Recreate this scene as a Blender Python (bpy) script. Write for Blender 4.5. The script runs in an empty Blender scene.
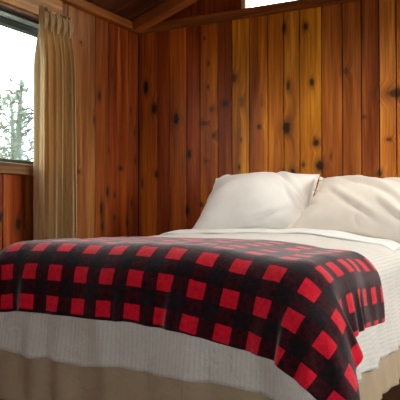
import bpy, bmesh, math, random
import numpy as np
from mathutils import Vector, Matrix
R = math.radians
S = bpy.context.scene
col = S.collection
random.seed(4)

# ------------------------------------------------------------------ camera
cam = bpy.data.objects.new('camera', bpy.data.cameras.new('camera'))
col.objects.link(cam)
cam.location = (2.58, -3.87, 0.78)
cam.rotation_euler = (R(90 + 1.29), 0, R(28.4))
cam.data.sensor_width = 36
cam.data.lens = 36 * 665 / 400
S.camera = cam

# ------------------------------------------------------------------ world, daylight, added lights, exposure
S.view_settings.view_transform = 'Standard'
S.view_settings.look = 'None'
S.view_settings.gamma = 1
S.view_settings.exposure = 0.0
world = bpy.data.worlds.new('sky'); S.world = world
world.use_nodes = True
bg = world.node_tree.nodes['Background']
bg.inputs[0].default_value = (0.93, 0.97, 1.0, 1)
bg.inputs[1].default_value = 9.0

def area(name, loc, rot, sx, sy, power, color, portal=False):
    l = bpy.data.lights.new(name, 'AREA'); l.shape = 'RECTANGLE'
    l.size = sx; l.size_y = sy; l.energy = power; l.color = color
    if portal: l.cycles.is_portal = True
    o = bpy.data.objects.new(name, l); col.objects.link(o)
    o.location = loc; o.rotation_euler = rot
    if name == 'fill_right': l.spread = R(130)
    return o
area('portal_left', (-0.13, -1.48, 1.45), (0, R(-90), 0), 0.8, 1.22, 1, (1, 1, 1), True)
area('portal_gable', (2.2, 0.12, 2.4), (R(-90), 0, 0), 2.8, 0.6, 1, (1, 1, 1), True)
area('warm_fill_rear', (3.25, -5.85, 1.25), (R(90), 0, 0), 1.3, 1.4, 8, (1.0, 0.74, 0.48))  # added warm light at an unseen rear window, warms the bed front
area('fill_right', (4.62, -1.0, 1.5), (0, R(58), 0), 1.0, 1.35, 26, (1.0, 0.95, 0.88))  # added light at an unseen window, tilted down towards the bed

fill_spot = bpy.data.lights.new('bed_fill_spot', 'SPOT'); fill_spot.energy = 76; fill_spot.color = (1.0, 0.93, 0.82)  # added spot without a fixture, brightens the bed top and lower wall
fill_spot.spot_size = R(112); fill_spot.spot_blend = 1.0; fill_spot.shadow_soft_size = 0.14
lo = bpy.data.objects.new('bed_fill_spot', fill_spot); col.objects.link(lo)
lo.location = (1.72, -1.0, 2.38); lo.rotation_euler = (R(6), R(4), 0)

# ------------------------------------------------------------------ helpers
def tag(o, label=None, cat=None, group=None, kind=None):
    if label: o['label'] = label
    if cat: o['category'] = cat
    if group: o['group'] = group
    if kind: o['kind'] = kind
    return o

def empty(name, loc, rz=0):
    o = bpy.data.objects.new(name, None); col.objects.link(o)
    o.empty_display_size = 0.1
    o.location = loc; o.rotation_euler = (0, 0, rz)
    return o

def link(name, me, m, parent=None, smooth=True):
    o = bpy.data.objects.new(name, me); col.objects.link(o)
    if m: me.materials.append(m)
    if smooth:
        me.polygons.foreach_set('use_smooth', [True] * len(me.polygons))
    if parent:
        o.parent = parent
        # geometry is written in world coordinates: undo the parent's transform
        o.matrix_parent_inverse = (Matrix.Translation(parent.location) @ parent.rotation_euler.to_matrix().to_4x4()).inverted()
    return o

def obj(name, bm, m, parent=None, smooth=False, bevel=0):
    me = bpy.data.meshes.new(name); bm.to_mesh(me); bm.free()
    o = link(name, me, m, parent, smooth)
    if bevel:
        b = o.modifiers.new('bevel', 'BEVEL'); b.width = bevel; b.segments = 2; b.limit_method = 'ANGLE'
    return o

def box(bm, x0, x1, y0, y1, z0, z1):
    r = bmesh.ops.create_cube(bm, size=1)
    for v in r['verts']:
        v.co = Vector(((x0 + x1) / 2 + v.co.x * (x1 - x0), (y0 + y1) / 2 + v.co.y * (y1 - y0), (z0 + z1) / 2 + v.co.z * (z1 - z0)))
    return r['verts']

def tube(bm, pts, rads, n=10, cap=True):
    rings = []
    pts = [Vector(p) for p in pts]
    for i, p in enumerate(pts):
        d = (pts[min(i + 1, len(pts) - 1)] - pts[max(i - 1, 0)]).normalized()
        a = d.orthogonal().normalized() if i == 0 else (a - d * a.dot(d)).normalized()
        b = d.cross(a)
        rings.append([bm.verts.new(p + (a * math.cos(t) + b * math.sin(t)) * rads[i]) for t in [2 * math.pi * k / n for k in range(n)]])
    for i in range(len(rings) - 1):
        for k in range(n):
            bm.faces.new((rings[i][k], rings[i][(k + 1) % n], rings[i + 1][(k + 1) % n], rings[i + 1][k]))
    if cap:
        bm.faces.new(rings[0][::-1]); bm.faces.new(rings[-1])

def grid_mesh(name, P, nu, nv, uv=None):
    """P: (nu*nv,3) row-major in u"""
    idx = np.arange(nu * nv).reshape(nu, nv)
    q = np.stack([idx[:-1, :-1], idx[1:, :-1], idx[1:, 1:], idx[:-1, 1:]], -1).reshape(-1, 4)
    me = bpy.data.meshes.new(name)
    me.from_pydata(P.tolist(), [], q.tolist())
    if uv is not None:
        l = me.uv_layers.new(name='UVMap')
        l.data.foreach_set('uv', uv[q.reshape(-1)].astype(np.float32).reshape(-1))
    me.update()
    return me

# ------------------------------------------------------------------ materials
class N:
    def __init__(s, name):
        s.m = bpy.data.materials.new(name); s.m.use_nodes = True
        s.t = s.m.node_tree; s.n = s.t.nodes; s.l = s.t.links
        s.b = s.n['Principled BSDF']; s.out = s.n['Material Output']
    def add(s, ty, **k):
        nd = s.n.new(ty)
        for a, b in k.items(): setattr(nd, a, b)
        return nd
    def set(s, sock, v):
        if isinstance(v, bpy.types.NodeSocket): s.l.new(v, sock)
        elif v is not None: sock.default_value = v
    def math(s, op, a, b=None, c=None):
        nd = s.add('ShaderNodeMath', operation=op)
        s.set(nd.inputs[0], a); s.set(nd.inputs[1], b); s.set(nd.inputs[2], c)
        return nd.outputs[0]
    def vmath(s, op, a, b=None):
        nd = s.add('ShaderNodeVectorMath', operation=op)
        s.set(nd.inputs[0], a); s.set(nd.inputs[1], b)
        return nd.outputs['Value'] if op in ('LENGTH', 'DOT_PRODUCT') else nd.outputs[0]
    def noise(s, vec, scale=5, detail=2, rough=0.5, dist=0):
        nd = s.add('ShaderNodeTexNoise'); s.set(nd.inputs['Vector'], vec)
        nd.inputs['Scale'].default_value = scale; nd.inputs['Detail'].default_value = detail
        nd.inputs['Roughness'].default_value = rough; nd.inputs['Distortion'].default_value = dist
        return nd.outputs['Fac']
    def ramp(s, f, stops):
        nd = s.add('ShaderNodeValToRGB'); s.set(nd.inputs[0], f)
        e = nd.color_ramp.elements
        while len(e) < len(stops): e.new(0.5)
        for i, (p, c) in enumerate(stops):
            e[i].position = p; e[i].color = (*c, 1) if len(c) == 3 else c
        return nd.outputs['Color']
    def mix(s, f, a, b, blend='MIX'):
        nd = s.add('ShaderNodeMix', data_type='RGBA', blend_type=blend)
        s.set(nd.inputs[0], f)
        s.set(nd.inputs[6], (*a[:3], 1) if isinstance(a, tuple) else a)
        s.set(nd.inputs[7], (*b[:3], 1) if isinstance(b, tuple) else b)
        return nd.outputs[2]
    def maprange(s, v, a, b, c, d, smooth=True):
        nd = s.add('ShaderNodeMapRange', interpolation_type='SMOOTHSTEP' if smooth else 'LINEAR')
        s.set(nd.inputs[0], v)
        for i, x in enumerate((a, b, c, d)): s.set(nd.inputs[i + 1], x)
        return nd.outputs[0]
    def comb(s, x, y, z):
        nd = s.add('ShaderNodeCombineXYZ')
        for i, v in enumerate((x, y, z)): s.set(nd.inputs[i], v)
        return nd.outputs[0]
    def sep(s, v):
        nd = s.add('ShaderNodeSeparateXYZ'); s.set(nd.inputs[0], v); return nd.outputs
    def obj(s): return s.add('ShaderNodeTexCoord').outputs['Object']
    def uv(s): return s.add('ShaderNodeTexCoord').outputs['UV']
    def bump(s, h, strength=0.3, dist=0.01):
        nd = s.add('ShaderNodeBump'); s.set(nd.inputs['Height'], h)
        nd.inputs['Strength'].default_value = strength; nd.inputs['Distance'].default_value = dist
        s.l.new(nd.outputs[0], s.b.inputs['Normal'])
    def base(s, c, rough=0.5, **k):
        s.set(s.b.inputs['Base Color'], (*c[:3], 1) if isinstance(c, tuple) else c)
        s.set(s.b.inputs['Roughness'], rough)
        for a, v in k.items(): s.set(s.b.inputs[a.replace('_', ' ')], v)
        return s.m

def wood(name, along, across, tint=None, knots=(), attr=False, rough=0.36, contrast=1.0):
    """along / across: 0,1,2 axis of grain / of board width. knots: (a, l, ra, rl, dark)"""
    w = N(name)
    c = w.sep(w.obj())
    a, l = c[across], c[along]
    third = c[3 - along - across]
    g = a
    kmask = None; halo = None
    if knots:
        wob = w.math('MULTIPLY_ADD', w.noise(w.comb(a, l, 0), 45, 2), 0.8, -0.4)
        for (ka, kl, ra, rl, dk) in knots:
            dx = w.math('MULTIPLY_ADD', a, 1 / ra, -ka / ra)
            dz = w.math('MULTIPLY_ADD', l, 1 / rl, -kl / rl)
            d = w.vmath('LENGTH', w.comb(dx, dz, 0))
            hill = w.maprange(d, 0.3, 3.4, ra * 1.3, 0)
            g = w.math('ADD', g, hill)
            m = w.maprange(w.math('ADD', d, wob), 0.55, 1.25, dk, 0)
            h = w.maprange(d, 0.8, 2.6, dk * 0.55, 0)
            kmask = m if kmask is None else w.math('MAXIMUM', kmask, m)
            halo = h if halo is None else w.math('MAXIMUM', halo, h)
    pid = 0.0
    if attr:
        at = w.add('ShaderNodeAttribute', attribute_name='tint'); at.attribute_type = 'GEOMETRY'
        pd = w.add('ShaderNodeAttribute', attribute_name='pid'); pd.attribute_type = 'GEOMETRY'
        pid = w.math('MULTIPLY', pd.outputs['Fac'], 7.0)
        tintc = at.outputs['Color']
    else:
        tintc = tint
    big = w.noise(w.comb(w.math('MULTIPLY', g, 17), w.math('MULTIPLY', l, 0.9), w.math('ADD', pid, third)), 1, 3, 0.55, 0.25)
    fine = w.noise(w.comb(w.math('MULTIPLY', g, 150), w.math('MULTIPLY', l, 3.0), pid), 1, 3, 0.6)
    blot = w.noise(w.comb(w.math('MULTIPLY', a, 6), w.math('MULTIPLY', l, 1.6), pid), 1, 3, 0.6)
    gb = w.ramp(big, [(0.30, (.42, .30, .24)), (0.42, (.75, .66, .6)), (0.55, (1.02, 1.0, .95)), (0.70, (1.45, 1.65, 1.7))])
    gf = w.ramp(fine, [(0.3, (0.68, 0.62, 0.56)), (0.65, (1.16, 1.2, 1.2))])
    gl = w.ramp(blot, [(0.3, (0.80, 0.70, 0.62)), (0.7, (1.15, 1.22, 1.2))])
    cc = w.mix(1.0, tintc, gb, 'MULTIPLY')
    cc = w.mix(1.0, cc, gf, 'MULTIPLY')
    cc = w.mix(1.0, cc, gl, 'MULTIPLY')
    if knots:
        cc = w.mix(halo, cc, (0.10, 0.028, 0.010))
        cc = w.mix(kmask, cc, (0.012, 0.007, 0.006))
    w.base(cc, w.math('MULTIPLY_ADD', big, 0.15, rough - 0.07))
    w.b.inputs['Specular IOR Level'].default_value = 0.4
    w.bump(w.math('ADD', fine, big), 0.12, 0.004)
    return w.m

def fabric(name, c, rough=0.9, weave=900, strength=0.15, sheen=0.2, wr=0.0, uvs=False):
    f = N(name)
    p = f.obj()
    n1 = f.noise(p, 7, 3, 0.55)
    f.base(f.mix(1.0, c, f.ramp(n1, [(0.3, (0.94, 0.93, 0.92)), (0.7, (1.03, 1.03, 1.03))]), 'MULTIPLY'), rough)
    f.b.inputs['Sheen Weight'].default_value = sheen
    f.b.inputs['Specular IOR Level'].default_value = 0.2
    h = f.noise(p, weave, 1)
    f.bump(h, strength, 0.001)
    return f.m

def plain(name, c, rough=0.5, metal=0.0):
    f = N(name)
    n1 = f.noise(f.obj(), 30, 3)
    f.base(f.mix(1.0, c, f.ramp(n1, [(0.3, (0.88,) * 3), (0.7, (1.1,) * 3)]), 'MULTIPLY'), rough, Metallic=metal)
    return f.m

def glass(name):
    f = N(name)
    tr = f.add('ShaderNodeBsdfTransparent'); tr.inputs[0].default_value = (0.95, 0.98, 0.97, 1)
    gl = f.add('ShaderNodeBsdfGlossy'); gl.inputs['Roughness'].default_value = 0.02
    fr = f.add('ShaderNodeFresnel'); fr.inputs[0].default_value = 1.5
    mx = f.add('ShaderNodeMixShader')
    f.l.new(f.math('MULTIPLY', fr.outputs[0], 0.6), mx.inputs[0]); f.l.new(tr.outputs[0], mx.inputs[1]); f.l.new(gl.outputs[0], mx.inputs[2])
    f.l.new(mx.outputs[0], f.out.inputs['Surface'])
    return f.m

BK = [  # knots on the back wall: x, z, half width, half height, darkness
 (.06,1.665,.020,.048,1),(.128,1.51,.020,.040,1),(.305,1.43,.022,.042,.95),(.52,1.95,.008,.012,.6),(.552,1.78,.011,.018,.55),
 (.548,1.625,.010,.016,.6),(.575,1.475,.016,.022,.6),(.52,1.385,.025,.016,.7),(.59,1.30,.02,.018,.6),(.738,1.665,.018,.03,.7),
 (.672,1.505,.020,.022,.85),(.79,1.505,.014,.040,.5),(1.083,1.945,.012,.028,.9),(1.222,1.935,.014,.024,.9),(1.262,1.587,.014,.026,.85),
 (1.108,1.582,.012,.034,.8),(1.098,1.32,.026,.038,.95),(1.278,1.236,.012,.024,.5),(1.47,1.635,.018,.022,.45),(1.768,1.478,.055,.028,.8),
 (.145,1.06,.012,.028,.9),(.405,1.185,.017,.030,1),(.535,1.135,.015,.014,.55),(.392,.81,.018,.032,.9),(.497,.848,.014,.016,.75),
 (.586,1.30,.016,.02,.6),(.03,1.0,.012,.03,.7),(.914,1.338,.014,.016,.85),(.788,1.263,.006,.014,.8),(1.286,1.217,.020,.022,.9),
 (1.139,1.036,.018,.030,.95),(1.31,1.078,.026,.032,.95),(.905,1.037,.010,.018,.8),(.773,1.086,.010,.022,.8),(1.578,1.354,.008,.010,.8),
 (1.722,1.215,.016,.010,.6),(1.38,1.13,.008,.024,.5),(1.205,1.088,.013,.016,.7),(1.666,1.02,.018,.022,.7),(.93,1.50,.012,.05,.35),
 (1.075,1.05,.012,.014,.6),(2.2,1.5,.02,.03,.9),(2.4,1.1,.02,.03,.9),(2.9,1.7,.02,.03,.9),(3.5,1.3,.02,.03,.9)]
LK = [(-.45,1.54,.018,.034,.85),(-.34,1.81,.009,.012,.6),(-.64,1.84,.014,.012,.6),(-.70,1.41,.018,.016,.6),(-.50,1.378,.014,.03,.6),
 (-.215,1.09,.024,.014,.95),(-.36,.932,.014,.034,1),(-.425,.82,.013,.042,1),(-.283,.908,.012,.02,.8),(-.283,.762,.012,.02,.8),
 (-.415,.705,.012,.03,.9),(-.655,1.045,.014,.016,.7),(-1.168,.732,.022,.034,.9),(-1.30,.77,.02,.034,.9),(-.05,1.35,.012,.03,.8),
 (-.04,1.158,.012,.026,.8),(-.085,.857,.012,.024,.8),(-.318,1.70,.01,.03,.5),(-.70,.985,.018,.012,.6),(-.133,.728,.012,.03,.85),
 (-.10,1.5,.010,.02,.6),(-.35,1.2,.009,.016,.6),(-1.9,.6,.02,.03,.9),(-2.6,.8,.02,.03,.9)]
MW_back = wood('knotty_pine_back', 2, 0, knots=BK, attr=True)
MW_left = wood('knotty_pine_left', 2, 1, knots=LK, attr=True)
MW_other = wood('knotty_pine_side', 2, 1, attr=True)
MW_rear = wood('knotty_pine_rear', 2, 0, attr=True)
MW_y = wood('trim_wood_depth', 1, 2, (0.48, 0.165, 0.035, 1))
MW_x = wood('trim_wood_cross', 0, 2, (0.26, 0.075, 0.018, 1))
MW_header = wood('header_wood', 1, 2, (0.78, 0.38, 0.10, 1))
MW_sill = wood('sill_wood', 1, 2, (0.30, 0.16, 0.08, 1))
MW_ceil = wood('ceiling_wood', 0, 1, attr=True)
MW_beam = wood('beam_wood', 0, 1, (0.50, 0.16, 0.04, 1))
MW_floor = wood('floor_wood', 1, 0, attr=True, rough=0.5)
M_cream = plain('cream_jamb', (0.75, 0.66, 0.45))
M_alu = plain('dark_green_window_metal', (0.060, 0.085, 0.075), 0.4, 0.3)
M_alu2 = plain('grey_green_track', (0.45, 0.54, 0.49), 0.4, 0.3)
M_glass = glass('window_glass')
M_black = plain('black_iron', (0.012, 0.011, 0.010), 0.5, 0.0)
M_gap = plain('dark_backing', (0.02, 0.008, 0.004), 0.9)
M_steel = plain('bed_frame_steel', (0.03, 0.03, 0.03), 0.4, 0.7)

# ------------------------------------------------------------------ room shell
ZP = 2.04         # underside of the wall plate
PITCH = math.tan(R(19))
RX = 2.2          # ridge
ZE = ZP + 0.052   # ceiling height at the eaves
XR, YR = 4.4, -5.6
def ceil_z(x): return ZE + PITCH * (x if x < RX else 2 * RX - x)

def planks(name, spans, mat, fix, kind='x', t=0.02, gap=0.0034, sloped=False):
    """spans: (a0, a1, z0, z1, tint, pid). kind: 'x' boards across x on plane y=fix, 'y' boards across y on plane x=fix; t sign = into wall"""
    bm = bmesh.new()
    tl = bm.faces.layers.float_color.new('tint'); pl = bm.faces.layers.float.new('pid')
    for (a0, a1, z0, z1, tint, pid) in spans:
        lo, hi = a0 + gap, a1 - gap
        d0, d1 = fix, fix + t
        if kind == 'x': vs = box(bm, lo, hi, min(d0, d1), max(d0, d1), z0, z1)
        else: vs = box(bm, min(d0, d1), max(d0, d1), lo, hi, z0, z1)
        if sloped and z1 > ZE - .01:
            for v in vs:
                if v.co.z > (z0 + z1) / 2: v.co.z = ceil_z(v.co.x) + 0.02
        fs = set(f for v in vs for f in v.link_faces)
        for f in fs: f[tl] = (*tint, 1); f[pl] = pid
    return bm

def mixc(a, b, t): return tuple(a[i] * (1 - t) + b[i] * t for i in range(3))
OR = (0.54, 0.150, 0.012); YE = (0.66, 0.245, 0.016); RD = (0.38, 0.068, 0.010); DK = (0.22, 0.040, 0.008); BR = (0.38, 0.120, 0.026); LT = (0.68, 0.25, 0.045)

be = [0, .152, .248, .385, .487, .621, .722, .845, .972, 1.079, 1.183, 1.322, 1.451, 1.564, 1.668, 1.765]
bt = [mixc(OR, RD, .35), mixc(RD, DK, .3), mixc(OR, RD, .5), mixc(RD, DK, .35), mixc(OR, RD, .2), mixc(RD, BR, .4), YE, mixc(OR, YE, .3), mixc(OR, YE, .3), mixc(YE, BR, .3),
      YE, mixc(BR, OR, .4), mixc(BR, OR, .25), mixc(BR, RD, .3), mixc(LT, OR, .3)]
rr = random.Random(7)
while be[-1] < XR:
    be.append(be[-1] + rr.choice((.10, .13, .15, .2))); bt.append(mixc(OR, rr.choice((YE, RD, BR)), rr.random() * .8))
be[-1] = XR
GX0, GX1, GZ0 = 0.79, 3.7, ZE      # gable window: begins on the plate, top follows the roof
spans = []
pids = [rr.random() * 20 for _ in be]
for i in range(len(be) - 1):
    a0, a1 = be[i], be[i + 1]
    spans.append((a0, a1, 0.0, ZE, bt[i], pids[i]))
bm = planks('wall', spans, None, 0.0, 'x', 0.02)
ob = obj('wall_back', bm, MW_back, bevel=0.002); tag(ob, kind='structure')
# gable boards left and right of the clerestory
bm = planks('g', [(a, min(a + .14, GX0), ZE, 9, mixc(RD, DK, .3), a * 9) for a in (0, .14, .28, .42, .56, .70)] +
            [(a, a + .14, ZE, 9, mixc(OR, RD, .5), a * 9) for a in (3.7, 3.84, 3.98, 4.12, 4.26)], None, 0.0, 'x', 0.02, sloped=True)
tag(obj('wall_gable', bm, MW_rear, bevel=0.002), kind='structure')
bm = bmesh.new(); box(bm, -.1, XR + .1, 0.0225, 0.10, -0.02, ZE - .002)
tag(obj('wall_back_core', bm, M_gap), kind='structure')
bm = bmesh.new()
for (a, b) in ((-.1, GX0), (GX1, XR + .1)):
    for v in box(bm, a, b, 0.0225, 0.10, ZE, 3):
        if v.co.z > 2.5: v.co.z = ceil_z(min(max(v.co.x, 0), XR)) + .02
tag(obj('wall_gable_core', bm, M_gap), kind='structure')

# left wall with its window opening
WY0, WY1, WZ0, WZ1 = -2.10, -0.86, 1.045, 1.915
le = [0, -.127, -.255, -.354, -.492, -.763, -.93, -1.117, -1.281]
lt = [mixc(RD, DK, .5), mixc(OR, RD, .9), mixc(RD, DK, .3), mixc(RD, BR, .6), mixc((.42, .17, .06), BR, .3), (.44, .19, .07), mixc(BR, RD, .3), mixc(RD, DK, .2)]  # plank tones, darkened overall to stand in for weaker light on this wall
lw = [0.13, 0.19]
while le[-1] > YR:
    le.append(le[-1] - rr.choice((.13, .19, .16))); lt.append(mixc(rr.choice((OR, RD)), BR, rr.random() * .6))
le[-1] = YR
spans = []
for i in range(len(le) - 1):
    hi, lo = le[i], le[i + 1]; p = rr.random() * 20
    if lo < WY1 - 1e-4 and hi > WY0 + 1e-4:
        spans.append((lo, hi, 0, WZ0, lt[i], p)); spans.append((lo, hi, WZ1, ZE, lt[i], p))
        if lo < WY0: spans.append((lo, WY0, WZ0, WZ1, lt[i], p))
        if hi > WY1: spans.append((WY1, hi, WZ0, WZ1, lt[i], p))
    else: spans.append((lo, hi, 0, ZE, lt[i], p))
tag(obj('wall_left', planks('l', spans, None, 0.0, 'y', -0.02), MW_left, bevel=0.002), kind='structure')
bm = bmesh.new()
box(bm, -.10, -.0225, YR, 0.1, -.02, WZ0 - .002); box(bm, -.10, -.0225, YR, 0.1, WZ1 + .002, ZE - .002)
box(bm, -.10, -.0225, YR, WY0 - .002, WZ0, WZ1); box(bm, -.10, -.0225, WY1 + .002, 0.1, WZ0, WZ1)
tag(obj('wall_left_core', bm, M_gap), kind='structure')

# right wall and rear wall, each with an unseen window placed for its light
RY0, RY1, RZ0, RZ1 = -1.7, -0.3, 0.8, 1.98
spans = []; y = 0.0
while y > YR + .01:
    y2 = max(y - rr.choice((.16, .2, .13)), YR); tn = mixc(OR, rr.choice((YE, RD, BR)), rr.random() * .7); p = rr.random() * 20
    if y2 < RY1 and y > RY0: spans += [(y2, y, 0, RZ0, tn, p), (y2, y, RZ1, ZE, tn, p)]
    else: spans.append((y2, y, 0, ZE, tn, p))
    y = y2
tag(obj('wall_right', planks('r', spans, None, XR, 'y', 0.02), MW_other, bevel=0.002), kind='structure')
bm = bmesh.new()
box(bm, XR + .0225, XR + .1, YR, 0.1, -.02, RZ0); box(bm, XR + .0225, XR + .1, YR, 0.1, RZ1, ZE - .002)
box(bm, XR + .0225, XR + .1, YR, RY0 - .2, RZ0, RZ1); box(bm, XR + .0225, XR + .1, RY1 + .2, 0.1, RZ0, RZ1)
tag(obj('wall_right_core', bm, M_gap), kind='structure')
QX0, QX1, QZ0, QZ1 = 2.6, 3.9, 0.55, 1.95
spans = []; x = 0.0
while x < XR - .01:
    x2 = min(x + rr.choice((.16, .2, .13)), XR); tn = mixc(OR, rr.choice((YE, RD, BR)), rr.random() * .7); p = rr.random() * 20
    if x2 > QX0 and x < QX1: spans += [(x, x2, 0, QZ0, tn, p), (x, x2, QZ1, 9, tn, p)]
    else: spans.append((x, x2, 0, 9, tn, p))
    x = x2
tag(obj('wall_rear', planks('q', spans, None, YR, 'x', -0.02, sloped=True), MW_rear, bevel=0.002), kind='structure')
bm = bmesh.new()
for (a, b, c, d) in ((0, XR, 0, QZ0), (0, QX0 - .2, QZ0, QZ1), (QX1 + .2, XR, QZ0, QZ1)):
    box(bm, a, b, YR - .1, YR - .0225, c, d)
for (a, b) in ((0, RX), (RX, XR)):
    for v in box(bm, a, b, YR - .1, YR - .0225, QZ1, 3):
        if v.co.z > 2.5: v.co.z = ceil_z(v.co.x) + .02
tag(obj('wall_rear_core', bm, M_gap), kind='structure')

def window_unit(name, plane, fix, a0, a1, z0, z1, out, mull=(0.5,), rail=0.045, mat=None, depth=0.05):
    """frame + glass; plane 'x' = wall plane x const"""
    def bx(bm, p0, p1, q0, q1, z0_, z1_):
        if plane == 'x': box(bm, p0, p1, q0, q1, z0_, z1_)
        else: box(bm, q0, q1, p0, p1, z0_, z1_)
    f0, f1 = sorted((fix, fix + out * depth))
    bm = bmesh.new()
    bx(bm, f0, f1, a0, a1, z0, z0 + rail); bx(bm, f0, f1, a0, a1, z1 - rail, z1)
    bx(bm, f0, f1, a0, a0 + rail, z0 + rail, z1 - rail); bx(bm, f0, f1, a1 - rail, a1, z0 + rail, z1 - rail)
    for m in mull:
        am = a0 + (a1 - a0) * m
        bx(bm, f0 + .004, f1 - .004, am - rail / 2, am + rail / 2, z0 + rail, z1 - rail)
    w = obj(name, bm, mat or M_alu, bevel=0.002); tag(w, kind='structure')
    bm = bmesh.new(); c = (f0 + f1) / 2
    bx(bm, c - .002, c + .002, a0 + rail - .005, a1 - rail + .005, z0 + rail - .005, z1 - rail + .005)
    obj('pane', bm, M_glass, w)
    return w
# left window: sliding metal sash, deep head and a wooden sill
w1 = window_unit('window_1', 'x', -0.055, WY0, WY1, WZ0 + .008, 1.850, -1, mull=(0.5,), rail=0.032)
bm = bmesh.new(); box(bm, -.075, -.045, WY0, WY1, 1.8505, 1.886)
for z in (1.858, 1.874): box(bm, -.047, -.041, WY0, WY1, z, z + .005)
obj('window_track', bm, M_alu2, w1)
bm = bmesh.new(); box(bm, -.10, 0.0, WY0, WY1, 1.8865, WZ1)
box(bm, -.10, -.021, WY0, WY0 + .014, WZ0, 1.88); box(bm, -.10, -.021, WY1 - .014, WY1, WZ0, 1.88)
tag(obj('trim_1', bm, MW_sill, bevel=.002), kind='structure')
bm = bmesh.new(); box(bm, -.10, 0.045, WY0 - .04, WY1 + .04, WZ0 - .047, WZ0 + .011)
tag(obj('trim_2', bm, MW_sill, bevel=.004), kind='structure')
bm = bmesh.new(); box(bm, 0.0005, 0.018, WY0 - .2, -.834, 1.905, ZP - .001)
tag(obj('trim_3', bm, MW_header, bevel=.003), kind='structure')
# wall plates under the ceiling
bm = bmesh.new(); box(bm, 0.0005, 0.045, YR, -.0505, ZP, ZE)
tag(obj('trim_4', bm, MW_y, bevel=.004), kind='structure')
bm = bmesh.new(); box(bm, 0.0005, XR, -.050, -.0005, ZP, ZE)
tag(obj('trim_5', bm, MW_x, bevel=.004), kind='structure')
bm = bmesh.new(); box(bm, XR - .045, XR - .0005, YR, -.0505, ZP, ZE)
tag(obj('trim_6', bm, MW_y, bevel=.004), kind='structure')
# clerestory in the gable
bm = bmesh.new()
def slab(bm, x0, x1, y0, y1, zlo, off):
    for v in box(bm, x0, x1, y0, y1, zlo, 9):
        if v.co.z > 5: v.co.z = ceil_z(v.co.x) + off
box(bm, GX0, GX0 + .028, 0.0, .09, ZE, ceil_z(GX0) - .002); box(bm, GX1 - .028, GX1, 0.0, .09, ZE, ceil_z(GX1) - .002)
box(bm, RX - .03, RX + .03, 0.0, .09, ZE, ceil_z(RX) - .01)
w2 = obj('window_2', bm, M_cream, bevel=.002); tag(w2, kind='structure')
bm = bmesh.new(); slab(bm, GX0 + .028, RX - .03, .05, .054, ZE, -.003); slab(bm, RX + .03, GX1 - .028, .05, .054, ZE, -.003)
obj('pane', bm, M_glass, w2)
window_unit('window_3', 'x', XR + .03, RY0, RY1, RZ0, RZ1, 1, rail=.05)  # unseen window, set where the added right light should fall from
window_unit('window_4', 'y', YR - .03, QX0, QX1, QZ0, QZ1, -1, rail=.05)  # unseen window, set to the right to keep the bed's left dimmer

# ceiling boards (run up the slope), floor boards
bm = bmesh.new(); tl = bm.faces.layers.float_color.new('tint'); pl = bm.faces.layers.float.new('pid')
y = 0.1
while y > YR - .1:
    y2 = y - .14
    for (xa, xb) in ((-.12, RX), (RX, XR + .12)):
        vs = []
        for yy in (y2 + .002, y - .002):
            for xx in (xa, xb):
                z = ZE + PITCH * (xx if xx <= RX else 2 * RX - xx)
                vs += [bm.verts.new((xx, yy, z)), bm.verts.new((xx, yy, z + .03))]
        a, A, b, B, c, C_, d, D = vs
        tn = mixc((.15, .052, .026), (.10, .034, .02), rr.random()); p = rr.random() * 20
        for q in ((a, b, d, c), (A, C_, D, B), (a, A, B, b), (c, d, D, C_), (a, c, C_, A), (b, B, D, d)):
            f = bm.faces.new(q); f[tl] = (*tn, 1); f[pl] = p
    y = y2
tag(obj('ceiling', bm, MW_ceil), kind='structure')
bm = bmesh.new(); tl = bm.faces.layers.float_color.new('tint'); pl = bm.faces.layers.float.new('pid')
x = 0.0
while x < XR - .01:
    x2 = min(x + .11, XR); vs = box(bm, x + .001, x2 - .001, YR, 0, -.02, 0)
    tn = mixc((.10, .038, .018), (.06, .025, .014), rr.random()); p = rr.random() * 20
    for f in set(f for v in vs for f in v.link_faces): f[tl] = (*tn, 1); f[pl] = p
    x = x2
tag(obj('floor', bm, MW_floor), kind='structure')

# rafters
def rafter(y0, y1):
    bm = bmesh.new(); h = .078
    pts = [(.05, ceil_z(.05) - .004), (RX, ceil_z(RX) - .004), (XR - .05, ceil_z(.05) - .004), (XR - .05, ceil_z(.05) - h), (RX, ceil_z(RX) - h), (.05, ceil_z(.05) - h)]
    f = [bm.verts.new((p[0], y0, p[1])) for p in pts]; g = [bm.verts.new((p[0], y1, p[1])) for p in pts]
    n = len(pts)
    bm.faces.new(f); bm.faces.new(g[::-1])
    for i in range(n): bm.faces.new((f[i], g[i], g[(i + 1) % n], f[(i + 1) % n]))
    bmesh.ops.recalc_face_normals(bm, faces=bm.faces)
    return obj('rafter', bm, MW_beam, bevel=.004)
for i, (a, lab) in enumerate(((-.145, 'brown timber rafter nearest the pine wall behind the bed'),
               (-1.5, 'brown timber rafter over the middle of the bed'), (-2.75, 'brown timber rafter overhead, just in front of the bed'), (-4.0, 'brown timber rafter farthest from the pine wall behind the bed'))):
    o = rafter(a, a + .09); tag(o, kind='structure')
    o.name = 'trim_%d' % (7 + i)

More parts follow.
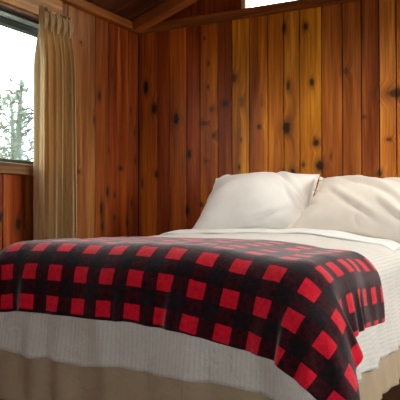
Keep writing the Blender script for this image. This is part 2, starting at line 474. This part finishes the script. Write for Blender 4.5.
# ------------------------------------------------------------------ outside
gm = N('forest_floor'); gm.base(gm.ramp(gm.noise(gm.obj(), 2, 4), [(.3, (.03, .045, .02)), (.7, (.07, .09, .045))]), .95)
bm = bmesh.new(); bmesh.ops.create_grid(bm, x_segments=4, y_segments=4, size=45)
for v in bm.verts: v.co.z = -.4
o = obj('ground', bm, gm.m); tag(o, kind='structure')
M_bark = plain('hazed_bark', (0.075, 0.125, 0.105), .9)  # pale teal of haze and overexposure put into the bark colour
M_leaf = plain('hazed_leaf', (0.14, 0.21, 0.17), .8)  # leaf colour washed with the same haze
def tree(x, y, h, lean, seed, label):
    r = random.Random(seed)
    t = empty('tree', (x, y, -.4)); tag(t, label, 'tree', 'slender trees outside the window')
    bm = bmesh.new(); n = 9; pts = []
    for i in range(n):
        k = i / (n - 1)
        pts.append(Vector((x + lean[0] * k + .12 * math.sin(k * 5 + seed), y + lean[1] * k + .1 * math.sin(k * 4 + 2 * seed), -.4 + h * k)))
    tube(bm, pts, [.19 * (1 - .8 * i / (n - 1)) for i in range(n)], 8)
    bb = bmesh.new(); lf = bmesh.new()
    for j in range(24):
        k = .28 + .7 * j / 24; i = min(int(k * (n - 1)), n - 2); p = pts[i].lerp(pts[i + 1], k * (n - 1) - i)
        a = r.random() * 6.283; L = (1.1 - k) * 1.7 * r.uniform(.5, 1.1)
        d = Vector((math.cos(a), math.sin(a), r.uniform(.1, .9)))
        q = [p, p + d * L * .5 + Vector((0, 0, -.03)), p + d * L]
        tube(bb, q, [.035, .022, .008], 5)
        for m in range(12):
            c = p + d * L * r.uniform(.3, 1.1) + Vector((r.gauss(0, .12), r.gauss(0, .12), r.gauss(0, .09)))
            u = Vector((r.gauss(0, 1), r.gauss(0, 1), r.gauss(0, 1))).normalized(); v = u.orthogonal().normalized()
            s = r.uniform(.03, .08)
            lf.faces.new([lf.verts.new(c + u * s * 1.5), lf.verts.new(c + v * s * .6), lf.verts.new(c - u * s * 1.5), lf.verts.new(c - v * s * .6)])
    obj('trunk', bm, M_bark, t, True); obj('branch', bb, M_bark, t, True); obj('foliage', lf, M_leaf, t)
TR = [(-7.3, 5.8, 3.6, (.1, .1), 1, 'slender tree at the left edge of the window view'),
      (-8.8, 8.4, 4.5, (-.25, -.2), 2, 'slender upright tree in the middle of the window view'),
      (-10.6, 11.2, 5.9, (1.0, .9), 3, 'tree leaning right beside the curtain edge outside'),
      (-13.6, 13.0, 5.2, (-.2, -.1), 4, 'farthest and shortest tree, seen behind the upright tree outside')]
for a in TR: tree(*a)

# ------------------------------------------------------------------ bed volumes
BX0, BX1, BY0, BY1, BT = 0.56, 1.945, -1.95, -0.07, 0.658
def rbox_sdf(P, x0, x1, y0, y1, zt, r):
    """signed distance and normal to a rounded box that reaches far below the floor"""
    c = np.array([(x0 + x1) / 2, (y0 + y1) / 2, zt - 2.0]); h = np.array([(x1 - x0) / 2, (y1 - y0) / 2, 2.0]) - r
    q = P - c; s = np.sign(q); a = np.abs(q) - h
    m = np.maximum(a, 0); L = np.linalg.norm(m, axis=1)
    d = L - r + np.minimum(a.max(1), 0)
    n = m / np.maximum(L, 1e-9)[:, None]
    ins = L < 1e-9
    if ins.any():
        k = a[ins].argmax(1); e = np.zeros((ins.sum(), 3)); e[np.arange(len(k)), k] = 1; n[ins] = e
    return d, n * s

def fbm(x, y, z=0, seed=0):
    r = np.random.RandomState(seed); o = 0
    for k in range(14):
        f = r.normal(0, 1, 3); f /= np.linalg.norm(f); ph = r.rand() * 6.28; sc = 1 + 2.2 * r.rand()
        o = o + np.sin((f[0] * x + f[1] * y + f[2] * z) * sc + ph + 1.3 * np.sin((f[1] * x - f[0] * y) * sc * .7 + ph * 2))
    return o / 14 ** .5

RB = 0.12
def cover_disp(P, n, flare=1.0, wr=1.0):
    """thickness of the bedding over the mattress box as a function of the place on it"""
    x, y, z = P.T
    t = np.clip(BT - RB - z, 0, 1)
    top = np.clip(n[:, 2], 0, 1)
    hd = np.clip((y + 1.25) / .8, 0, 1)
    crown = (.002 + .026 * hd * hd * (3 - 2 * hd)) * top * np.clip(1 - ((x - 1.3) / .7) ** 4, 0, 1) 
    corner = np.clip(2 * np.abs(n[:, 0] * n[:, 1]), 0, 1)
    side = 1 - top
    s = np.where(np.abs(n[:, 1]) > np.abs(n[:, 0]), x, y)
    f = crown + .004 * wr * fbm(x * 9, y * 9, z * 9, 3) * (0.5 + side)
    sh = np.clip((x - 1.40) / .46, 0, 1)
    f = f - .036 * sh * sh * (3 - 2 * sh) * top * (n[:, 2] > 0)
    f += flare * (.045 * (t / .4) + corner * (.040 * np.clip(t / .07, 0, 1) + .15 * (t / .4)))
    f += wr * side * (t / .4) * (.015 * np.sin(s * 31 + 2.0 * np.sin(s * 7) + z * 5) + .006 * np.sin(s * 57 + 3 * z * 3 + 1))
    return f

def cover(name, mat, thick, y_head, drop_f, drop_s, off=0.0, flare=1.0, wr=1.0, top=True, step=.018, zfun=None, parent=None, e0=0.0, drop_corner=None, front_slope=0.0):
    """a cloth lying on the bed box: flat top grid + skirt of rows round left side, foot and right side"""
    x0, x1, y0, y1 = BX0 + RB, BX1 - RB, BY0 + RB, y_head
    nx, ny = int((x1 - x0) / step), int((y1 - y0) / step)
    xs = np.linspace(x0, x1, nx + 1); ys = np.linspace(y0, y1, ny + 1)
    V, F, UV = [], [], []
    def surf(p, n, extra=0):
        p = np.array(p); n = np.array(n)
        return p + n * (off + extra + cover_disp(p, n, flare, wr))[:, None]
    if top:
        gx, gy = np.meshgrid(xs, ys, indexing='ij'); P = np.stack([gx.ravel(), gy.ravel(), np.full(gx.size, BT)], 1)
        nn = np.tile([0, 0, 1.], (len(P), 1)); V.append(surf(P, nn)); UV.append(P[:, :2])
        I = np.arange(len(P)).reshape(nx + 1, ny + 1)
        F.append(np.stack([I[:-1, :-1], I[1:, :-1], I[1:, 1:], I[:-1, 1:]], -1).reshape(-1, 4))
    nb = sum(map(len, V))
    per = []   # (x, y, dirx, diry, drop)
    for yy in ys[::-1]: per.append((x0, yy, -1, 0, drop_s))
    K = 12
    dc = drop_corner or max(drop_f, drop_s)
    for k in range(1, K):
        a = math.pi + (math.pi / 2) * k / K; u = k / K
        per.append((x0, y0, math.cos(a), math.sin(a), drop_s * (1 - u) + drop_f * u + math.sin(math.pi * u) * (dc - max(drop_f, drop_s))))
    for xx in xs: per.append((xx, y0, 0, -1, drop_f + front_slope * ((xx - x0) / (x1 - x0) - .15)))
    for k in range(1, K):
        a = 1.5 * math.pi + (math.pi / 2) * k / K; u = k / K
        per.append((x1, y0, math.cos(a), math.sin(a), (drop_f + .85 * front_slope) * (1 - u) + drop_s * u + math.sin(math.pi * u) * (dc - max(drop_f, drop_s))))
    for yy in ys: per.append((x1, yy, 1, 0, drop_s))
    per = np.array(per); n_p = len(per)
    rows = 36
    arc = RB * math.pi / 2
    wob = .008 * fbm(per[:, 0] * 9, per[:, 1] * 9, 0, 11)
    Ps, Ns, Us = [], [], []
    for j in range(rows + 1):
        total = arc + per[:, 4] + wob
        e = e0 + (total - e0) * j / rows
        a = np.clip(e / RB, 0, math.pi / 2); down = np.clip(e - arc, 0, 9)
        rad = RB * np.sin(a); zz = BT - RB + RB * np.cos(a) - down
        Ps.append(np.stack([per[:, 0] + per[:, 2] * rad, per[:, 1] + per[:, 3] * rad, zz], 1))
        Ns.append(np.stack([per[:, 2] * np.sin(a), per[:, 3] * np.sin(a), np.cos(a)], 1))
        Us.append(np.stack([per[:, 0] + per[:, 2] * e, per[:, 1] + per[:, 3] * e], 1))
    V.append(surf(np.concatenate(Ps), np.concatenate(Ns))); UV.append(np.concatenate(Us))
    I = nb + np.arange((rows + 1) * n_p).reshape(rows + 1, n_p)
    F.append(np.stack([I[:-1, :-1], I[1:, :-1], I[1:, 1:], I[:-1, 1:]], -1).reshape(-1, 4))
    V = np.concatenate(V); F = np.concatenate(F); UV = np.concatenate(UV)
    me = bpy.data.meshes.new(name); me.from_pydata(V.tolist(), [], F.tolist())
    l = me.uv_layers.new(name='UVMap'); l.data.foreach_set('uv', UV[F.reshape(-1)].astype(np.float32).ravel())
    bm = bmesh.new(); bm.from_mesh(me); bmesh.ops.remove_doubles(bm, verts=bm.verts, dist=.0008); bmesh.ops.recalc_face_normals(bm, faces=bm.faces); bm.to_mesh(me); bm.free()
    o = link(name, me, mat, parent)
    s = o.modifiers.new('thick', 'SOLIDIFY'); s.thickness = thick; s.offset = -1
    return o

# bedding cloths
M_duvet = None
f = N('striped_white_duvet'); uvs = f.sep(f.uv())
st = f.math('SINE', f.math('MULTIPLY', uvs[0], 2 * math.pi / .0165))
sty = f.math('SINE', f.math('MULTIPLY', uvs[1], 2 * math.pi / .0165))
# satin stripes follow the length of the bed
sm = f.maprange(st, -.3, .3, 0, 1)
tw = f.ramp(f.noise(f.uv(), 9, 3), [(.3, (.95, .94, .93)), (.7, (1.02, 1.02, 1.02))])
dcol = f.mix(1.0, f.mix(sm, (.73, .70, .65), (.68, .65, .60)), tw, 'MULTIPLY')
f.base(dcol, f.math('MULTIPLY_ADD', sm, .25, .55)); f.b.inputs['Sheen Weight'].default_value = .15; f.b.inputs['Specular IOR Level'].default_value = .25
pk = f.noise(f.comb(f.math('MULTIPLY', uvs[0], 90), f.math('MULTIPLY', uvs[1], 22), 0), 1, 3)
pk2 = f.noise(f.uv(), 26, 3, .6, .6)
f.bump(f.math('ADD', f.math('MULTIPLY', sm, .12), f.math('ADD', f.math('MULTIPLY', pk, 1.0), f.math('MULTIPLY', pk2, 1.6))), .55, .006)
M_duvet = f.m
M_sheet = fabric('white_cotton_sheet', (0.80, 0.79, 0.77, 1))
f = N('beige_bed_skirt'); 
f.base(f.mix(1.0, (.44, .33, .215, 1), f.ramp(f.noise(f.uv(), 9, 3), [(.3, (.9,) * 3), (.7, (1.05,) * 3)]), 'MULTIPLY'), .85)
f.bump(f.noise(f.uv(), 14, 3, .6, .8), .5, .012); M_skirt = f.m
M_pillow = fabric('white_pillow_cotton', (0.86, 0.84, 0.815, 1), strength=.1)
M_pillow2 = fabric('ivory_pillow_cotton', (0.80, 0.735, 0.655, 1), strength=.1)
M_matt = fabric('mattress_ticking', (0.7, 0.68, 0.64, 1))

bed = empty('bed', ((BX0 + BX1) / 2, (BY0 + BY1) / 2, 0))
tag(bed, 'double bed with mattress and beige skirt against the pine wall', 'bed')
bm = bmesh.new(); box(bm, BX0 + .02, BX1 - .04, BY0 + .02, BY1, .40, BT - .024)
o = obj('mattress', bm, M_matt, bed, True); b = o.modifiers.new('b', 'BEVEL'); b.width = .075; b.segments = 6
bm = bmesh.new(); box(bm, BX0 + .045, BX1 - .045, BY0 + .045, BY1, .17, .40)
obj('box_spring', bm, M_matt, bed, True, .02)
bm = bmesh.new()
for (a, b_, c, d) in ((BX0 + .05, BX0 + .09, BY0 + .06, BY1 - .02), (BX1 - .09, BX1 - .05, BY0 + .06, BY1 - .02)): box(bm, a, b_, c, d, .13, .17)
for yy in (BY0 + .06, BY1 - .06): box(bm, BX0 + .09, BX1 - .09, yy, yy + .04, .13, .17)
obj('bed_frame', bm, M_steel, bed)
for x in (BX0 + .07, BX1 - .07):
    for y in (BY0 + .09, BY1 - .07):
        bm = bmesh.new(); tube(bm, [(x, y, 0), (x, y, .02), (x, y, .13)], [.024, .018, .018], 12); obj('leg', bm, M_steel, bed)
cover('bed_skirt', M_skirt, .003, BY1, .45, .45, off=-.012, flare=1.05, wr=.7, top=False, e0=.20, parent=bed)
cover('fitted_sheet', M_sheet, .003, BY1 - .005, .16, .16, off=-.0075, flare=0, wr=.1, parent=bed)

duvet = cover('duvet', M_duvet, .008, -.50, .275, .31, off=.006, drop_corner=.33, front_slope=.042)
tag(duvet, 'white duvet with fine satin stripes hanging over the foot and side of the bed', 'duvet')

# folded-back sheet band between duvet and pillows
def band(name, y0, y1, off, mat, label, cat):
    nx, ny = 90, 26
    gx, gy = np.meshgrid(np.linspace(BX0 + RB * .4, BX1 - RB * .3, nx), np.linspace(y0, y1, ny), indexing='ij')
    x, y = gx.ravel(), gy.ravel()
    y = y + .012 * np.sin(x * 5.1 + 1)
    k = (gy.ravel() - y0) / (y1 - y0)
    z = BT + .006 + off + .004 * fbm(x * 9, y * 9, 0, 21) + .010 * np.sin(np.clip(k, 0, 1) * math.pi) ** .5
    P = np.stack([x, y, np.full(len(x), BT)], 1)
    z = z + cover_disp(P, np.tile([0, 0, 1.], (len(P), 1)))
    ex = np.maximum(np.maximum(BX0 + RB - x, x - BX1 + RB), 0); z = z - (RB - np.sqrt(np.maximum(RB ** 2 - ex ** 2, 0)))
    me = grid_mesh(name, np.stack([x, y, z], 1), nx, ny, np.stack([x, y], 1))
    o = link(name, me, mat); s = o.modifiers.new('t', 'SOLIDIFY'); s.thickness = .006; s.offset = -1
    tag(o, label, cat); return o
band('folded_sheet', -.74, -.44, .006, M_sheet, 'white sheet folded back over the duvet in front of the pillows', 'sheet')

# ------------------------------------------------------------------ cloth relaxation (position based) used for pillows and throw
def grid_groups(nu, nv, hu, hv, bend=.0):
    I = np.arange(nu * nv).reshape(nu, nv); G = []
    def add(A, B, rest, k):
        A = A.ravel(); B = B.ravel()
        if len(A): G.append((A, B, rest, k))
    for s in (0, 1):
        add(I[s:-1:2, :], I[s + 1::2, :], hu, 1); add(I[:, s:-1:2], I[:, s + 1::2], hv, 1)
    dg = math.hypot(hu, hv)
    for s in (0, 1):
        add(I[s:-1:2, :-1], I[s + 1::2, 1:], dg, .35); add(I[s:-1:2, 1:], I[s + 1::2, :-1], dg, .35)
    if bend:
        for s in range(4):
            add(I[s:-2:4, :], I[s + 2::4, :], 2 * hu, bend); add(I[:, s:-2:4], I[:, s + 2::4], 2 * hv, bend)
    return G
def relax(P, G, w=None):
    for A, B, rest, k in G:
        d = P[B] - P[A]; L = np.linalg.norm(d, axis=1); c = (L - rest) / np.maximum(L, 1e-9) * .5 * k
        d *= c[:, None]; P[A] += d; P[B] -= d

# the throw -----------------------------------------------------------
TW, TL = 1.845, 0.945
nu, nv = 110, 60
hu, hv = TW / (nu - 1), TL / (nv - 1)
U, Vv = np.meshgrid(np.linspace(0, TW, nu), np.linspace(0, TL, nv), indexing='ij')
ext = np.clip((U - .98) / .7, 0, 1); Vv = Vv * (1 - .015 * ext * ext * (3 - 2 * ext))
U = U * (1 + .06 * (np.clip(Vv - .45, 0, 1) / .5) ** 1.5 * np.clip((U - 1.0) / .8, 0, 1))
P = np.stack([.30 + U.ravel(), -1.20 - .06 * ext.ravel() - Vv.ravel(), np.full(U.size, BT + .05)], 1)
P[:, 2] += .004 * fbm(P[:, 0] * 12, P[:, 1] * 12, 0, 5)
P[:, 1] += .012 * np.sin(P[:, 0] * 6)
Q = np.stack([U.ravel(), Vv.ravel()], 1)
G = [(A, B, np.linalg.norm(Q[A] - Q[B], axis=1), k) for (A, B, _, k) in grid_groups(nu, nv, hu, hv, .12)]
def collide(P, prev):
    d, n = rbox_sdf(P, BX0, BX1, BY0, BY1, BT, RB)
    foot = P - n * d[:, None]
    want = cover_disp(foot, n) + .006 + .007
    pen = want - d; m = pen > 0
    P[m] += n[m] * pen[m][:, None]
    # friction
    mv = P - prev; mu = np.where(n[:, 2] > .6, .75, .30)
    tang = mv - n * (mv * n).sum(1)[:, None]
    P[m] -= (tang * mu[:, None])[m]
Vel = np.zeros_like(P)
for it in range(170):
    prev = P.copy()
    Vel *= .965; Vel[:, 2] -= .00035
    P += Vel
    for k in range(9):
        relax(P, G)
    collide(P, prev)
    Vel = (P - prev) * .98
for k in range(3):
    relax(P, G); collide(P, P.copy())
P[:, 2] += .0022 * np.maximum(fbm(P[:, 0] * 26, P[:, 1] * 26, P[:, 2] * 20, 31), 0)
P[:, 1] -= .0025 * np.maximum(fbm(P[:, 0] * 22, P[:, 1] * 22, P[:, 2] * 22, 32), 0)
f = N('buffalo_plaid_fleece'); uvv = f.uv()
pit = .121
fz = f.noise(uvv, 260, 2)
su = f.sep(uvv)
ju = f.math('MULTIPLY_ADD', fz, .004, su[0]); jv = f.math('MULTIPLY', f.math('MULTIPLY_ADD', fz, .004, su[1]), .121 / .112)
def stripe(v, ph):
    s_ = f.math('FRACT', f.math('MULTIPLY_ADD', v, 1 / pit, ph))
    tri = f.math('ABSOLUTE', f.math('SUBTRACT', s_, .5))
    return f.maprange(tri, .235, .265, 1, 0)
PHU, PHV = 0.138, 0.40
a, b = stripe(ju, PHU), stripe(jv, PHV)
tot = f.math('MULTIPLY', f.math('ADD', a, b), .5)
fur = f.noise(uvv, 55, 4, .65, .5)
dark = f.ramp(fur, [(.35, (.007, .005, .008)), (.75, (.022, .012, .016))])
mid = f.ramp(fur, [(.38, (.016, .003, .005)), (.75, (.085, .006, .012))])
red = f.ramp(fur, [(.3, (.58, .005, .020)), (.7, (.86, .012, .040))])
c1 = f.mix(f.maprange(tot, .05, .45, 0, 1), dark, mid)
c2 = f.mix(f.maprange(tot, .55, .95, 0, 1), c1, red)
f.base(c2, .85); f.b.inputs['Sheen Weight'].default_value = .42; f.b.inputs['Sheen Roughness'].default_value = .35
f.b.inputs['Sheen Tint'].default_value = (1, .9, .9, 1); f.b.inputs['Specular IOR Level'].default_value = .15
f.bump(f.math('ADD', f.math('MULTIPLY', fur, 1.0), fz), .45, .004)
me = grid_mesh('plaid_throw', P, nu, nv, np.stack([U.ravel(), Vv.ravel()], 1))
th = link('plaid_throw', me, f.m)
s = th.modifiers.new('t', 'SOLIDIFY'); s.thickness = .006; s.offset = 0
s = th.modifiers.new('s', 'SUBSURF'); s.levels = 1; s.render_levels = 1
tag(th, 'red and black buffalo plaid fleece blanket draped over the foot of the bed', 'blanket')

# ------------------------------------------------------------------ pillows
def pillow_mesh(name, W, H, infl, seed, creases=(), taper=.07, steps=90):
    nu, nv = 84, 58
    hu, hv = W / (nu - 1), H / (nv - 1)
    U, Vv = np.meshgrid(np.linspace(-W / 2, W / 2, nu), np.linspace(-H / 2, H / 2, nv), indexing='ij')
    r = np.random.RandomState(seed)
    base = np.stack([U.ravel(), Vv.ravel(), np.zeros(U.size)], 1)
    bump = .04 * np.clip(np.cos(U * math.pi / W) * np.cos(Vv * math.pi / H), 0, 1).ravel()
    A = base.copy(); A[:, 2] = bump; B = base.copy(); B[:, 2] = -bump
    jit = .003 * fbm(base[:, 0] * 30, base[:, 1] * 30, 0, seed)
    A[:, 2] += jit; B[:, 2] += jit
    I = np.arange(nu * nv).reshape(nu, nv)
    edge = np.unique(np.concatenate([I[:4].ravel(), I[-3:].ravel(), I[:, 0], I[:, -1]]))
    A[edge, 2] = B[edge, 2] = 0
    G = grid_groups(nu, nv, hu, hv, .06)
    vA = np.zeros_like(A); vB = np.zeros_like(B)
    def nrm(X):
        g = X.reshape(nu, nv, 3); du = np.gradient(g, axis=0); dv = np.gradient(g, axis=1)
        n = np.cross(du, dv).reshape(-1, 3); return n / np.maximum(np.linalg.norm(n, axis=1), 1e-9)[:, None]
    for it in range(steps):
        pA, pB = A.copy(), B.copy()
        vol = (A[:, 2] - B[:, 2]).mean()
        pr = max(0, infl - vol) * .05
        A += vA * .9 + nrm(A) * pr; B += vB * .9 - nrm(B) * pr
        for k in range(8):
            relax(A, G); relax(B, G)
            m = (A[edge] + B[edge]) / 2; A[edge] = m; B[edge] = m
        vA, vB = A - pA, B - pB
    # creases and dimples of the cotton case
    n = nrm(A); x, y = base[:, 0], base[:, 1]
    fade = np.clip(np.minimum(W / 2 - abs(x), H / 2 - abs(y)) / .03, 0, 1)
    disp = .0035 * fbm(x * 14, y * 14, 0, seed + 1) - .005 * np.exp(-(fbm(x * 7, y * 7, 0, seed + 2) / .22) ** 2)
    for (ax, ay, bx_, by_, dep, wd) in creases:
        L = math.hypot(bx_ - ax, by_ - ay); ux, uy = (bx_ - ax) / L, (by_ - ay) / L
        t = (x - ax) * ux + (y - ay) * uy; dd = (x - ax) * -uy + (y - ay) * ux + .012 * np.sin(t * 14)
        w = np.clip(t / (.25 * L), 0, 1) * np.clip((L - t) / (.35 * L), 0, 1)
        disp += 1.4 * w * dep * (-np.exp(-(dd / wd) ** 2) + .7 * np.exp(-((dd - 2 * wd) / (1.3 * wd)) ** 2))
    A += n * (disp * fade)[:, None]
    for X in (A, B): X[:, 0] *= 1 - taper * X[:, 1] / (H / 2)
    V = np.concatenate([A, B]); q = np.stack([I[:-1, :-1], I[1:, :-1], I[1:, 1:], I[:-1, 1:]], -1).reshape(-1, 4)
    me = bpy.data.meshes.new(name); me.from_pydata(V.tolist(), [], np.concatenate([q, q[:, ::-1] + nu * nv]).tolist())
    bm = bmesh.new(); bm.from_mesh(me); bmesh.ops.remove_doubles(bm, verts=bm.verts, dist=.0005)
    bm.to_mesh(me); bm.free()
    return me
def pillow(x, y, z, W, H, infl, seed, rot, mat, label, creases=()):
    me = pillow_mesh('pillow', W, H, infl, seed, creases)
    o = link('pillow', me, mat); o.location = (x, y, z); o.rotation_euler = tuple(R(a) for a in rot)
    s = o.modifiers.new('s', 'SUBSURF'); s.levels = 1; s.render_levels = 1
    tag(o, label, 'pillow', 'bed pillows')
    return o
pillow(1.02, -.285, BT + .176, .72, .50, .19, 3, (47, 0, 2), M_pillow, 'white pillow on the left half of the bed',
       [(.10, .16, .33, -.08, .014, .014), (.16, .02, .34, -.16, .012, .012), (-.30, .10, -.16, .22, .010, .012), (-.05, -.20, .25, -.12, .008, .012), (-.34, -.05, -.2, .02, .008, .01), (.02, .22, .2, .12, .008, .012)])
pillow(1.70, -.35, BT + .142, .80, .50, .17, 8, (41, 6, -3), M_pillow2, 'ivory pillow on the right half of the bed with slanting creases',
       [(-.20, .14, .22, -.10, .016, .014), (-.05, .20, .36, -.02, .014, .014), (-.22, .02, .10, -.20, .012, .013), (-.28, .20, -.05, .14, .010, .012), (.05, -.06, .36, -.22, .012, .014), (-.36, -.05, -.2, -.1, .008, .012)])

# ------------------------------------------------------------------ curtain and rod
fc = N('gold_beige_curtain')
tr = fc.add('ShaderNodeBsdfTranslucent')
ccol = fc.mix(1.0, (.76, .55, .28, 1), fc.ramp(fc.noise(fc.obj(), 400, 2), [(.3, (.85,) * 3), (.7, (1.1,) * 3)]), 'MULTIPLY')
fc.base(ccol, .85); fc.b.inputs['Sheen Weight'].default_value = .2
fc.l.new(ccol, tr.inputs[0])
mx = fc.add('ShaderNodeMixShader'); mx.inputs[0].default_value = .38
fc.l.new(fc.b.outputs[0], mx.inputs[1]); fc.l.new(tr.outputs[0], mx.inputs[2]); fc.l.new(mx.outputs[0], fc.out.inputs['Surface'])
def curtain():
    nu, nv = 230, 70
    z1, z0 = 1.895, .12
    u = np.linspace(0, 1, nu); v = np.linspace(0, 1, nv)
    Uu, V2 = np.meshgrid(u, v, indexing='ij')
    ph = Uu * 6.6 * 2 * math.pi + .9 * np.sin(Uu * 9) + .25 * np.sin(V2 * 5 + Uu * 8)
    open_ = np.clip((V2 - .02) / .16, 0, 1); open_ = open_ * open_ * (3 - 2 * open_)
    amp = .019 + .026 * open_ * (.65 + .5 * np.sin(Uu * 13 + 1) ** 2) + .006 * V2
    head = np.clip(1 - V2 / .045, 0, 1)
    wid0, wid1 = .255, .325
    wid = wid0 + (wid1 - wid0) * np.sqrt(V2)
    y = -1.150 + Uu * wid + .010 * np.sin(ph * 2 + .6) * open_ + (.006 * np.sin(Uu * 60) * head)
    x = .122 + amp * np.sin(ph) + .006 * np.sin(ph * 2.3 + V2 * 3) * open_ - .01 * V2 + .010 * head * np.sin(Uu * 83)
    z = z1 + (z0 - z1) * V2 + .014 * head * np.sin(Uu * 47 + 1)
    me = grid_mesh('curtain', np.stack([x.ravel(), y.ravel(), z.ravel()], 1), nu, nv, np.stack([Uu.ravel(), V2.ravel()], 1))
    return me
c = empty('curtain', (.1, -.98, .12)); tag(c, 'gold beige pleated curtain panel drawn to the right side of the window', 'curtain')
pn = link('curtain_panel', curtain(), fc.m, c); s = pn.modifiers.new('t', 'SOLIDIFY'); s.thickness = .0015
# heading tape pinches
for i in range(5):
    bm = bmesh.new(); yy = -1.125 + i * .052
    for k in range(3):
        a = (k - 1) * .010
        tube(bm, [(.140, yy + a * .3, 1.78), (.152, yy + a, 1.83), (.150, yy + a * 1.3, 1.865), (.146, yy + a * 1.5, 1.885)], [.003, .006, .006, .003], 8)
    obj('pinch_pleat', bm, fc.m, c, True)
r_ = empty('curtain_rod', (.068, -1.6, 1.838)); tag(r_, 'thin black iron curtain rod above the window ending beside the curtain', 'curtain rod')
bm = bmesh.new(); tube(bm, [(.068, -2.35, 1.838), (.068, -.855, 1.838)], [.008, .008], 12); obj('rod', bm, M_black, r_, True)
for yy in (-.832, -2.37):
    bm = bmesh.new(); s_ = 1 if yy > -1 else -1
    tube(bm, [(.068, yy - .022 * s_, 1.838), (.068, yy - .012 * s_, 1.838), (.068, yy, 1.838), (.068, yy + .012 * s_, 1.838), (.068, yy + .02 * s_, 1.838)], [.008, .017, .021, .015, .004], 12)
    obj('finial', bm, M_black, r_, True)
for yy in (-.868, -2.28):
    bm = bmesh.new(); tube(bm, [(.0005, yy, 1.838), (.03, yy, 1.838), (.0645, yy, 1.838)], [.008, .006, .006], 8)
    tube(bm, [(.0005, yy, 1.838), (.006, yy, 1.838)], [.022, .02], 12)
    obj('bracket', bm, M_black, r_, True)
